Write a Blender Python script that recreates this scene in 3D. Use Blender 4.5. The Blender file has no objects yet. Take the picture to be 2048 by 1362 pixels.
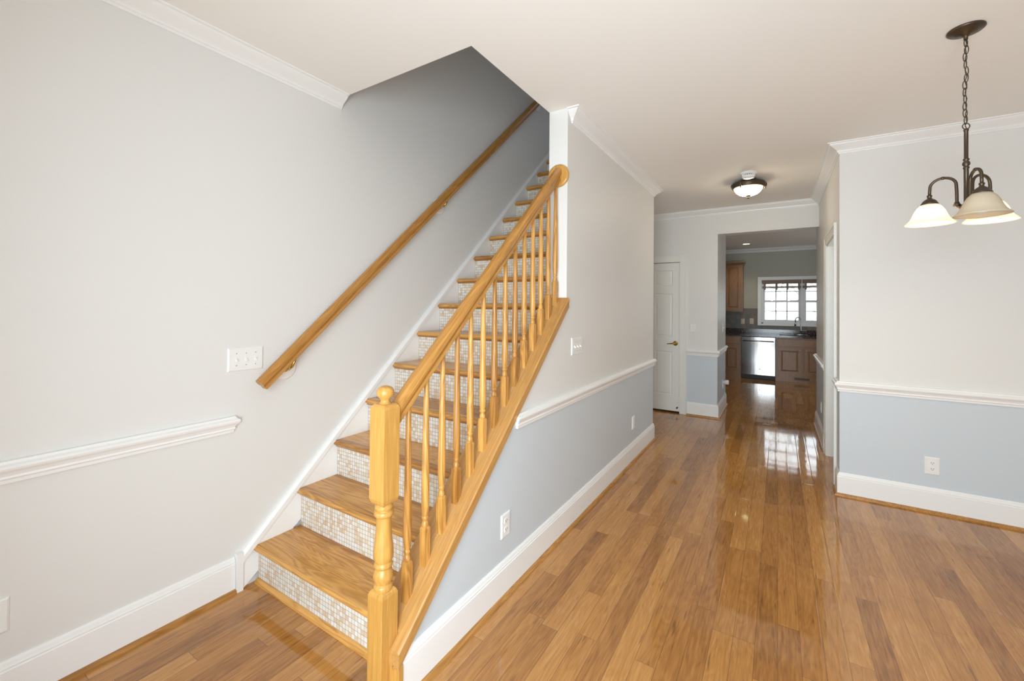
import bpy, bmesh, math, random
from mathutils import Vector, Matrix
random.seed(7)
SC = bpy.context.scene
COL = SC.collection
PI = math.pi

# ------------------------------------------------------------------ camera
W_PX, H_PX = 2048, 1362
F_PX, CY_PX = 846.86, 603.2
YAW, PITCH, ROLL = 0.56128, 0.01087, 0.00862
cam_data = bpy.data.cameras.new('camera')
cam = bpy.data.objects.new('camera', cam_data)
COL.objects.link(cam)
_R = Vector((math.cos(YAW), math.sin(YAW), 0)); _D = Vector((-math.sin(YAW), math.cos(YAW), 0)); _U = Vector((0, 0, 1))
_D2 = _D * math.cos(PITCH) + _U * math.sin(PITCH)
_U2 = -_D * math.sin(PITCH) + _U * math.cos(PITCH)
_X = _R * math.cos(ROLL) + _U2 * math.sin(ROLL)
_Y = -_R * math.sin(ROLL) + _U2 * math.cos(ROLL)
_Z = -_D2
cam.matrix_world = Matrix(((_X.x, _Y.x, _Z.x, 0), (_X.y, _Y.y, _Z.y, 0), (_X.z, _Y.z, _Z.z, 1.44), (0, 0, 0, 1)))
cam_data.sensor_fit = 'HORIZONTAL'
cam_data.sensor_width = 36
cam_data.lens = F_PX * 36 / W_PX
cam_data.shift_y = -(H_PX / 2 - CY_PX) / W_PX
cam_data.clip_start = 0.02
SC.camera = cam

# ------------------------------------------------------------------ world, exposure, daylight
SC.view_settings.view_transform = 'Standard'
SC.view_settings.look = 'None'
SC.view_settings.exposure = 0.22
SC.view_settings.gamma = 1.0
SC.view_settings.use_curve_mapping = False
try:
    SC.cycles.max_bounces = 14
    SC.cycles.diffuse_bounces = 7
    SC.cycles.glossy_bounces = 5
    SC.cycles.transparent_max_bounces = 12
    SC.cycles.sample_clamp_indirect = 6
except Exception:
    pass
world = bpy.data.worlds.new('sky'); SC.world = world
world.use_nodes = True
bg = world.node_tree.nodes['Background']
bg.inputs['Color'].default_value = (0.86, 0.97, 1.04, 1)
bg.inputs['Strength'].default_value = 3.1

def area_light(name, loc, target, sx, sy, power, color):
    d = bpy.data.lights.new(name, 'AREA'); d.shape = 'RECTANGLE'; d.size = sx; d.size_y = sy
    d.energy = power; d.color = color
    o = bpy.data.objects.new(name, d); COL.objects.link(o)
    o.location = loc
    o.rotation_euler = (Vector(target) - Vector(loc)).to_track_quat('-Z', 'Y').to_euler()
    return o
DAY = (0.84, 0.97, 1.05)
# assumed daylight from an unseen front window behind the camera
area_light('assumed_front_window_light', (-0.1, -0.47, 1.2), (-0.25, 1, 1.2), 1.5, 1.9, 55, DAY).data.spread = 2.65
# added fill light in the side room, brightening the hall through its cased opening
area_light('fill_side_room', (1.46, 4.85, 1.5), (0, 4.85, 1.5), 0.9, 1.2, 7, DAY)
# added fill light that lifts the kitchen, out of view to the right
area_light('fill_kitchen_right', (2.93, 8.6, 1.15), (0, 8.6, 1.15), 1.5, 2.0, 15, DAY)
# assumed cool upstairs light, added inside the closed stairwell, which has no window
area_light('assumed_landing_light', (-1.8, 6.0, 4.3), (-1.8, 0, 4.0), 0.8, 1.1, 1.6, (0.75, 0.86, 1.0))

# ------------------------------------------------------------------ measured layout (metres)
XL, XS, XH, XR = -2.306, -1.159, -1.292, 0.405
YR, YB, YK, YW, YH0, YS2 = 4.159, 6.105, 10.6, 2.506, 1.655, 4.757
XO, ZO, CH, ZC = -0.670, 2.405, 2.731, 2.654
ZRB, ZRT, ZB = 0.801, 0.880, 0.175
YF, XE = -0.5, 3.0
SLOPE = 0.9205

# ------------------------------------------------------------------ materials
def new_mat(name):
    m = bpy.data.materials.new(name); m.use_nodes = True
    nt = m.node_tree
    return m, nt, nt.nodes['Principled BSDF']
def N(nt, kind, **kw):
    n = nt.nodes.new(kind)
    for k, v in kw.items(): setattr(n, k, v)
    return n
def L(nt, a, b): nt.links.new(a, b)
def math_node(nt, op, a, b=None, c=None):
    n = N(nt, 'ShaderNodeMath', operation=op)
    for i, v in enumerate((a, b, c)):
        if v is None: continue
        if isinstance(v, (int, float)): n.inputs[i].default_value = v
        else: L(nt, v, n.inputs[i])
    return n.outputs[0]
def mix_col(nt, fac, a, b, blend='MIX'):
    n = N(nt, 'ShaderNodeMix', data_type='RGBA', blend_type=blend)
    for i, v in ((0, fac), (6, a), (7, b)):
        if isinstance(v, (int, float)): n.inputs[i].default_value = v
        elif isinstance(v, tuple): n.inputs[i].default_value = (*v[:3], 1)
        else: L(nt, v, n.inputs[i])
    return n.outputs[2]
def ramp(nt, fac, stops):
    n = N(nt, 'ShaderNodeValToRGB')
    e = n.color_ramp.elements
    while len(e) > 1: e.remove(e[-1])
    e[0].position = stops[0][0]; e[0].color = (*stops[0][1], 1)
    for p, c in stops[1:]:
        x = e.new(p); x.color = (*c, 1)
    L(nt, fac, n.inputs[0])
    return n.outputs[0]
def plain(name, col, rough=0.5, metal=0.0, spec=0.5, bump=0.0, bscale=300):
    m, nt, b = new_mat(name)
    b.inputs['Base Color'].default_value = (*col, 1)
    b.inputs['Roughness'].default_value = rough
    b.inputs['Metallic'].default_value = metal
    b.inputs['Specular IOR Level'].default_value = spec
    if bump:
        tc = N(nt, 'ShaderNodeNewGeometry'); no = N(nt, 'ShaderNodeTexNoise'); no.inputs['Scale'].default_value = bscale
        L(nt, tc.outputs['Position'], no.inputs['Vector'])
        bp = N(nt, 'ShaderNodeBump'); bp.inputs['Strength'].default_value = bump; bp.inputs['Distance'].default_value = 0.001
        L(nt, no.outputs['Fac'], bp.inputs['Height']); L(nt, bp.outputs[0], b.inputs['Normal'])
    return m
GREY = (0.79, 0.783, 0.762)
BLUE = (0.635, 0.69, 0.735)
M = {}
M['wall'] = plain('grey_wall_paint', GREY, 0.5, spec=0.35, bump=0.15, bscale=180)
M['ceiling'] = plain('ceiling_paint', (0.93, 0.91, 0.87), 0.8, spec=0.2, bump=0.12, bscale=150)
M['trim'] = plain('white_trim_paint', (0.91, 0.91, 0.90), 0.3, spec=0.45)
M['warm_trim'] = plain('offwhite_door_paint', (0.85, 0.845, 0.80), 0.35, spec=0.45)
M['plastic'] = plain('white_plastic', (0.87, 0.87, 0.85), 0.3)
M['almond'] = plain('almond_plastic', (0.62, 0.50, 0.34), 0.35)
M['slot'] = plain('dark_slot', (0.03, 0.03, 0.03), 0.6)
M['brass'] = plain('brass', (0.62, 0.44, 0.14), 0.22, 1.0)
M['bronze'] = plain('oil_rubbed_bronze', (0.10, 0.075, 0.05), 0.38, 0.75, bump=0.2, bscale=60)
M['steel'] = plain('brushed_steel', (0.36, 0.355, 0.35), 0.12, 1.0)
M['nickel'] = plain('brushed_nickel', (0.50, 0.48, 0.46), 0.28, 1.0)
M['black'] = plain('black_plastic', (0.012, 0.012, 0.013), 0.5)
M['white_vinyl'] = plain('white_window_vinyl', (0.80, 0.82, 0.85), 0.35)
M['kitchen_wall'] = plain('sage_kitchen_paint', (0.50, 0.50, 0.43), 0.6, spec=0.3)
M['knob'] = plain('satin_knob', (0.65, 0.62, 0.58), 0.3, 0.8)

def two_tone():
    m, nt, b = new_mat('two_tone_wall_paint')
    g = N(nt, 'ShaderNodeNewGeometry'); s = N(nt, 'ShaderNodeSeparateXYZ'); L(nt, g.outputs['Position'], s.inputs[0])
    f = math_node(nt, 'LESS_THAN', s.outputs['Z'], (ZRB + ZRT) / 2)
    L(nt, mix_col(nt, f, GREY, BLUE), b.inputs['Base Color'])
    b.inputs['Roughness'].default_value = 0.45; b.inputs['Specular IOR Level'].default_value = 0.35
    no = N(nt, 'ShaderNodeTexNoise'); no.inputs['Scale'].default_value = 180; L(nt, g.outputs['Position'], no.inputs['Vector'])
    bp = N(nt, 'ShaderNodeBump'); bp.inputs['Strength'].default_value = 0.15; bp.inputs['Distance'].default_value = 0.001
    L(nt, no.outputs['Fac'], bp.inputs['Height']); L(nt, bp.outputs[0], b.inputs['Normal'])
    return m
M['two_tone'] = two_tone()

def wood(name, dark, light, axis='Z', rough=0.3, rand=0.25, slope=False, scale=1.0, fig=0.6, boards=0):
    """grain runs along `axis` of the object; slope = grain along the pitch of the stair"""
    m, nt, b = new_mat(name)
    tc = N(nt, 'ShaderNodeTexCoord'); oi = N(nt, 'ShaderNodeObjectInfo')
    vec = tc.outputs['Object']
    if slope:
        mp0 = N(nt, 'ShaderNodeMapping'); mp0.inputs['Rotation'].default_value = (-math.atan(SLOPE), 0, 0)
        L(nt, vec, mp0.inputs[0]); vec = mp0.outputs[0]; axis = 'Y'
    off = N(nt, 'ShaderNodeVectorMath', operation='ADD')
    L(nt, vec, off.inputs[0])
    cm = N(nt, 'ShaderNodeCombineXYZ')
    for i, k in enumerate((37.0, 53.0, 71.0)):
        L(nt, math_node(nt, 'MULTIPLY', oi.outputs['Random'], k), cm.inputs[i])
    L(nt, cm.outputs[0], off.inputs[1])
    i = 'XYZ'.index(axis)
    def stretched(along, across):
        mp = N(nt, 'ShaderNodeMapping')
        s = [across * scale] * 3; s[i] = along * scale
        mp.inputs['Scale'].default_value = s
        L(nt, off.outputs[0], mp.inputs[0]); return mp.outputs[0]
    n1 = N(nt, 'ShaderNodeTexNoise'); n1.inputs['Scale'].default_value = 1; n1.inputs['Detail'].default_value = 5; n1.inputs['Roughness'].default_value = 0.65
    L(nt, stretched(5, 150), n1.inputs['Vector'])
    n2 = N(nt, 'ShaderNodeTexNoise'); n2.inputs['Scale'].default_value = 1; n2.inputs['Detail'].default_value = 2
    n2.inputs['Distortion'].default_value = 0.6
    L(nt, stretched(1.6, 16), n2.inputs['Vector'])
    rings = math_node(nt, 'PINGPONG', math_node(nt, 'MULTIPLY', n2.outputs['Fac'], 9.0), 0.5)
    g = math_node(nt, 'ADD', math_node(nt, 'MULTIPLY', n1.outputs['Fac'], 1.0 - fig * 0.5), math_node(nt, 'MULTIPLY', rings, fig))
    g = math_node(nt, 'ADD', g, math_node(nt, 'MULTIPLY', math_node(nt, 'SUBTRACT', oi.outputs['Random'], 0.5), rand))
    if boards:      # glued-up boards across the tread
        sp = N(nt, 'ShaderNodeSeparateXYZ'); L(nt, vec, sp.inputs[0])
        bd = math_node(nt, 'FLOOR', math_node(nt, 'DIVIDE', math_node(nt, 'ADD', sp.outputs['Y'], 10.02), boards))
        wb = N(nt, 'ShaderNodeTexWhiteNoise', noise_dimensions='1D')
        L(nt, math_node(nt, 'ADD', bd, math_node(nt, 'MULTIPLY', oi.outputs['Random'], 97.0)), wb.inputs['W'])
        g = math_node(nt, 'ADD', g, math_node(nt, 'MULTIPLY', math_node(nt, 'SUBTRACT', wb.outputs['Value'], 0.5), 0.45))
    mid = tuple((a + c) / 2 for a, c in zip(dark, light))
    c = ramp(nt, g, [(0.22, dark), (0.50, mid), (0.72, light)])
    L(nt, c, b.inputs['Base Color'])
    b.inputs['Roughness'].default_value = rough
    bp = N(nt, 'ShaderNodeBump'); bp.inputs['Strength'].default_value = 0.12; bp.inputs['Distance'].default_value = 0.0008
    L(nt, n1.outputs['Fac'], bp.inputs['Height']); L(nt, bp.outputs[0], b.inputs['Normal'])
    return m
OD, OL = (0.35, 0.145, 0.028), (0.70, 0.365, 0.09)
M['oak_z'] = wood('golden_oak_upright', OD, OL, 'Z', rand=0.40)
M['oak_newel'] = wood('golden_oak_newel', (0.48, 0.23, 0.045), (0.69, 0.38, 0.10), 'Z', rand=0.0, fig=0.25)
M['oak_slope'] = wood('golden_oak_rail', (0.33, 0.14, 0.026), (0.58, 0.285, 0.068), 'Y', slope=True, rand=0.0, rough=0.25, fig=0.4)
M['oak_cap'] = wood('pale_oak_cap', (0.42, 0.20, 0.055), (0.62, 0.34, 0.11), 'Y', slope=True, rand=0.0, rough=0.35, fig=0.35)
M['oak_tread'] = wood('oak_tread', (0.38, 0.160, 0.034), (0.72, 0.375, 0.10), 'X', rand=0.15, rough=0.2, fig=0.7, boards=0.088)
M['oak_shoe'] = wood('oak_shoe_molding', (0.30, 0.13, 0.03), (0.55, 0.27, 0.075), 'Y', rand=0.1, rough=0.3)
M['cabinet'] = wood('maple_cabinet', (0.20, 0.095, 0.04), (0.36, 0.19, 0.085), 'Z', rand=0.12, rough=0.35, fig=0.3)
M['blind'] = wood('wooden_blind', (0.20, 0.13, 0.10), (0.33, 0.23, 0.18), 'X', rand=0.1, rough=0.5, fig=0.3)

def floor_mat():
    m, nt, b = new_mat('oak_plank_floor')
    g = N(nt, 'ShaderNodeNewGeometry'); s = N(nt, 'ShaderNodeSeparateXYZ'); L(nt, g.outputs['Position'], s.inputs[0])
    PW = 0.0825
    xs_ = math_node(nt, 'DIVIDE', s.outputs['X'], PW)
    row = math_node(nt, 'FLOOR', xs_); fx = math_node(nt, 'FRACT', xs_)
    wn = N(nt, 'ShaderNodeTexWhiteNoise', noise_dimensions='1D'); L(nt, row, wn.inputs['W'])
    ln = math_node(nt, 'MULTIPLY_ADD', wn.outputs['Value'], 0.8, 0.75)          # board length of the row
    wn2 = N(nt, 'ShaderNodeTexWhiteNoise', noise_dimensions='1D'); L(nt, math_node(nt, 'ADD', row, 91.7), wn2.inputs['W'])
    ys_ = math_node(nt, 'DIVIDE', math_node(nt, 'ADD', s.outputs['Y'], math_node(nt, 'MULTIPLY', wn2.outputs['Value'], 5.0)), ln)
    brd = math_node(nt, 'FLOOR', ys_); fy = math_node(nt, 'FRACT', ys_)
    cb = N(nt, 'ShaderNodeCombineXYZ'); L(nt, row, cb.inputs[0]); L(nt, brd, cb.inputs[1])
    wn3 = N(nt, 'ShaderNodeTexWhiteNoise', noise_dimensions='2D'); L(nt, cb.outputs[0], wn3.inputs['Vector'])
    rnd = wn3.outputs['Value']
    # grain, shifted per board
    off = N(nt, 'ShaderNodeVectorMath', operation='MULTIPLY_ADD')
    L(nt, wn3.outputs['Color'], off.inputs[0]); off.inputs[1].default_value = (40, 40, 40); L(nt, g.outputs['Position'], off.inputs[2])
    def st(a, c):
        mp = N(nt, 'ShaderNodeMapping'); mp.inputs['Scale'].default_value = (c, a, 1); L(nt, off.outputs[0], mp.inputs[0]); return mp.outputs[0]
    n1 = N(nt, 'ShaderNodeTexNoise'); n1.inputs['Scale'].default_value = 1; n1.inputs['Detail'].default_value = 5; L(nt, st(7, 130), n1.inputs['Vector'])
    n2 = N(nt, 'ShaderNodeTexNoise'); n2.inputs['Scale'].default_value = 1; n2.inputs['Detail'].default_value = 2; n2.inputs['Distortion'].default_value = 0.8; L(nt, st(2.2, 14), n2.inputs['Vector'])
    rings = math_node(nt, 'PINGPONG', math_node(nt, 'MULTIPLY', n2.outputs['Fac'], 8.0), 0.5)
    n3 = N(nt, 'ShaderNodeTexNoise'); n3.inputs['Scale'].default_value = 1; n3.inputs['Detail'].default_value = 3; L(nt, st(2.0, 9), n3.inputs['Vector'])
    t = math_node(nt, 'MULTIPLY_ADD', rnd, 0.42, 0.13)
    t = math_node(nt, 'ADD', t, math_node(nt, 'MULTIPLY', math_node(nt, 'SUBTRACT', n1.outputs['Fac'], 0.5), 0.75))
    t = math_node(nt, 'ADD', t, math_node(nt, 'MULTIPLY', rings, 0.28))
    t = math_node(nt, 'ADD', t, math_node(nt, 'MULTIPLY', math_node(nt, 'SUBTRACT', n3.outputs['Fac'], 0.5), 0.35))
    c = ramp(nt, t, [(0.0, (0.22, 0.084, 0.020)), (0.3, (0.38, 0.162, 0.038)), (0.6, (0.51, 0.240, 0.064)), (0.95, (0.68, 0.378, 0.132))])
    # mineral streaks and small dark knots
    nf = N(nt, 'ShaderNodeTexNoise'); nf.inputs['Scale'].default_value = 1; nf.inputs['Detail'].default_value = 2; L(nt, st(5, 60), nf.inputs['Vector'])
    fl = N(nt, 'ShaderNodeMapRange'); fl.inputs[1].default_value = 0.66; fl.inputs[2].default_value = 0.74; fl.inputs[4].default_value = 0.55; L(nt, nf.outputs['Fac'], fl.inputs[0])
    c = mix_col(nt, fl.outputs[0], c, (0.10, 0.045, 0.016))
    # joints
    ex = math_node(nt, 'MULTIPLY', math_node(nt, 'MINIMUM', fx, math_node(nt, 'SUBTRACT', 1.0, fx)), PW)
    ey = math_node(nt, 'MULTIPLY', math_node(nt, 'MINIMUM', fy, math_node(nt, 'SUBTRACT', 1.0, fy)), ln)
    e = math_node(nt, 'MINIMUM', ex, ey)
    joint = math_node(nt, 'LESS_THAN', e, 0.0009)
    c = mix_col(nt, math_node(nt, 'MULTIPLY', joint, 0.65), c, (0.06, 0.025, 0.01))
    L(nt, c, b.inputs['Base Color'])
    rr = N(nt, 'ShaderNodeTexNoise'); rr.inputs['Scale'].default_value = 5; L(nt, g.outputs['Position'], rr.inputs['Vector'])
    L(nt, math_node(nt, 'MULTIPLY_ADD', rr.outputs['Fac'], 0.06, 0.025), b.inputs['Roughness'])
    b.inputs['Specular IOR Level'].default_value = 0.85
    # gently uneven varnish with crowned boards
    edge = math_node(nt, 'MINIMUM', math_node(nt, 'DIVIDE', e, 0.006), 1.0)
    mpw = N(nt, 'ShaderNodeMapping'); mpw.inputs['Scale'].default_value = (26, 5, 1); L(nt, off.outputs[0], mpw.inputs[0])
    nb = N(nt, 'ShaderNodeTexNoise'); nb.inputs['Scale'].default_value = 1; nb.inputs['Detail'].default_value = 3; L(nt, mpw.outputs[0], nb.inputs['Vector'])
    hgt = math_node(nt, 'ADD', math_node(nt, 'MULTIPLY', edge, 0.35), math_node(nt, 'MULTIPLY', nb.outputs['Fac'], 0.55))
    bp = N(nt, 'ShaderNodeBump'); bp.inputs['Strength'].default_value = 0.35; bp.inputs['Distance'].default_value = 0.0012
    L(nt, hgt, bp.inputs['Height']); L(nt, bp.outputs[0], b.inputs['Normal'])
    return m
M['floor'] = floor_mat()

def tile_mat(name, size, cols, grout, gw=0.06, axes=('X', 'Z'), rough=0.35, shade=0.25):
    m, nt, b = new_mat(name)
    g = N(nt, 'ShaderNodeNewGeometry'); s = N(nt, 'ShaderNodeSeparateXYZ'); L(nt, g.outputs['Position'], s.inputs[0])
    a = math_node(nt, 'DIVIDE', s.outputs[axes[0]], size[0]); c = math_node(nt, 'DIVIDE', s.outputs[axes[1]], size[1])
    cb = N(nt, 'ShaderNodeCombineXYZ'); L(nt, math_node(nt, 'FLOOR', a), cb.inputs[0]); L(nt, math_node(nt, 'FLOOR', c), cb.inputs[1])
    wn = N(nt, 'ShaderNodeTexWhiteNoise', noise_dimensions='2D'); L(nt, cb.outputs[0], wn.inputs['Vector'])
    col = N(nt, 'ShaderNodeValToRGB'); col.color_ramp.interpolation = 'CONSTANT'
    e = col.color_ramp.elements
    e[0].color = (*cols[0], 1); e[1].position = 1.0 / len(cols); e[1].color = (*cols[1], 1)
    for i in range(2, len(cols)):
        x = e.new(i / len(cols)); x.color = (*cols[i], 1)
    L(nt, wn.outputs['Value'], col.inputs[0])
    no = N(nt, 'ShaderNodeTexNoise'); no.inputs['Scale'].default_value = 90 / (size[0] / 0.02); no.inputs['Detail'].default_value = 4; L(nt, g.outputs['Position'], no.inputs['Vector'])
    cc = mix_col(nt, shade, col.outputs[0], no.outputs['Color'], 'OVERLAY')
    fa, fc = math_node(nt, 'FRACT', a), math_node(nt, 'FRACT', c)
    ea = math_node(nt, 'MINIMUM', fa, math_node(nt, 'SUBTRACT', 1.0, fa)); ec = math_node(nt, 'MINIMUM', fc, math_node(nt, 'SUBTRACT', 1.0, fc))
    gr = math_node(nt, 'LESS_THAN', math_node(nt, 'MINIMUM', ea, ec), gw)
    L(nt, mix_col(nt, gr, cc, grout), b.inputs['Base Color'])
    L(nt, math_node(nt, 'MULTIPLY_ADD', gr, 0.4, rough), b.inputs['Roughness'])
    bp = N(nt, 'ShaderNodeBump'); bp.inputs['Strength'].default_value = 0.4; bp.inputs['Distance'].default_value = 0.001; bp.invert = True
    L(nt, gr, bp.inputs['Height']); L(nt, bp.outputs[0], b.inputs['Normal'])
    return m
M['mosaic'] = tile_mat('stone_mosaic', (0.0202, 0.0212), [(0.86, 0.82, 0.74), (0.80, 0.71, 0.58), (0.88, 0.86, 0.80), (0.74, 0.57, 0.40), (0.84, 0.79, 0.70), (0.88, 0.86, 0.82), (0.78, 0.65, 0.49), (0.83, 0.79, 0.71)], (0.36, 0.34, 0.31), 0.05)
M['slate'] = tile_mat('slate_backsplash', (0.10, 0.10), [(0.20, 0.17, 0.14), (0.16, 0.15, 0.13), (0.22, 0.17, 0.13), (0.18, 0.17, 0.16)], (0.12, 0.11, 0.10), 0.02, rough=0.45)

def granite():
    m, nt, b = new_mat('dark_granite')
    g = N(nt, 'ShaderNodeNewGeometry')
    n = N(nt, 'ShaderNodeTexNoise'); n.inputs['Scale'].default_value = 38; n.inputs['Detail'].default_value = 6; L(nt, g.outputs['Position'], n.inputs['Vector'])
    L(nt, ramp(nt, n.outputs['Fac'], [(0.38, (0.012, 0.012, 0.014)), (0.52, (0.06, 0.045, 0.04)), (0.62, (0.16, 0.10, 0.08)), (0.72, (0.08, 0.08, 0.085))]), b.inputs['Base Color'])
    b.inputs['Roughness'].default_value = 0.12
    return m
M['granite'] = granite()

def glass_pane():
    m, nt, b = new_mat('window_glass')
    nt.nodes.remove(b)
    t = N(nt, 'ShaderNodeBsdfTransparent'); gl = N(nt, 'ShaderNodeBsdfGlossy'); gl.inputs['Roughness'].default_value = 0.02
    fr = N(nt, 'ShaderNodeFresnel'); mx = N(nt, 'ShaderNodeMixShader')
    L(nt, fr.outputs[0], mx.inputs[0]); L(nt, t.outputs[0], mx.inputs[1]); L(nt, gl.outputs[0], mx.inputs[2])
    L(nt, mx.outputs[0], nt.nodes['Material Output'].inputs[0])
    return m
M['glass'] = glass_pane()

def shade_glass(name, col, glow=0.0, gcol=(1, .86, .62)):
    m, nt, b = new_mat(name)
    nt.nodes.remove(b)
    g = N(nt, 'ShaderNodeNewGeometry'); n = N(nt, 'ShaderNodeTexNoise'); n.inputs['Scale'].default_value = 14; n.inputs['Distortion'].default_value = 1.5
    L(nt, g.outputs['Position'], n.inputs['Vector'])
    c = mix_col(nt, n.outputs['Fac'], tuple(v * 0.9 for v in col), col)
    d = N(nt, 'ShaderNodeBsdfDiffuse'); t = N(nt, 'ShaderNodeBsdfTranslucent'); gl = N(nt, 'ShaderNodeBsdfGlossy'); gl.inputs['Roughness'].default_value = 0.2
    L(nt, c, d.inputs[0]); L(nt, c, t.inputs[0])
    m1 = N(nt, 'ShaderNodeMixShader'); m1.inputs[0].default_value = 0.5; L(nt, d.outputs[0], m1.inputs[1]); L(nt, t.outputs[0], m1.inputs[2])
    m2 = N(nt, 'ShaderNodeMixShader'); m2.inputs[0].default_value = 0.06; L(nt, m1.outputs[0], m2.inputs[1]); L(nt, gl.outputs[0], m2.inputs[2])
    out = m2.outputs[0]
    if glow:        # lit lamp glass
        em = N(nt, 'ShaderNodeEmission'); em.inputs[0].default_value = (*gcol, 1); em.inputs[1].default_value = glow
        ad = N(nt, 'ShaderNodeAddShader'); L(nt, out, ad.inputs[0]); L(nt, em.outputs[0], ad.inputs[1]); out = ad.outputs[0]
    L(nt, out, nt.nodes['Material Output'].inputs[0])
    return m
M['alabaster'] = shade_glass('alabaster_glass', (0.92, 0.84, 0.68))
M['alabaster_lit'] = shade_glass('lit_alabaster_glass', (0.92, 0.84, 0.68), 0.25)
M['ribbed'] = shade_glass('ribbed_amber_glass', (0.85, 0.74, 0.50), 17.0, (1, .88, .68))
def emit(name, col, s):
    m, nt, b = new_mat(name)
    b.inputs['Base Color'].default_value = (*col, 1)
    b.inputs['Emission Color'].default_value = (*col, 1); b.inputs['Emission Strength'].default_value = s
    return m
WARM = (1.0, 0.80, 0.50)
M['bulb_on'] = emit('lit_bulb', (1.0, 0.82, 0.56), 160.0)
M['flush_bulb'] = emit('lit_ceiling_bulb', (1.0, 0.88, 0.72), 60.0)
M['can_on'] = emit('lit_recessed_lamp', (1.0, 0.85, 0.45), 4.0)
M['bulb_off'] = plain('frosted_bulb', (0.85, 0.82, 0.76), 0.4)
M['bark'] = plain('tree_bark', (0.62, 0.57, 0.52), 0.9)
M['leaf_ground'] = plain('leaf_litter', (0.46, 0.38, 0.28), 0.95, bump=0.5, bscale=8)

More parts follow.
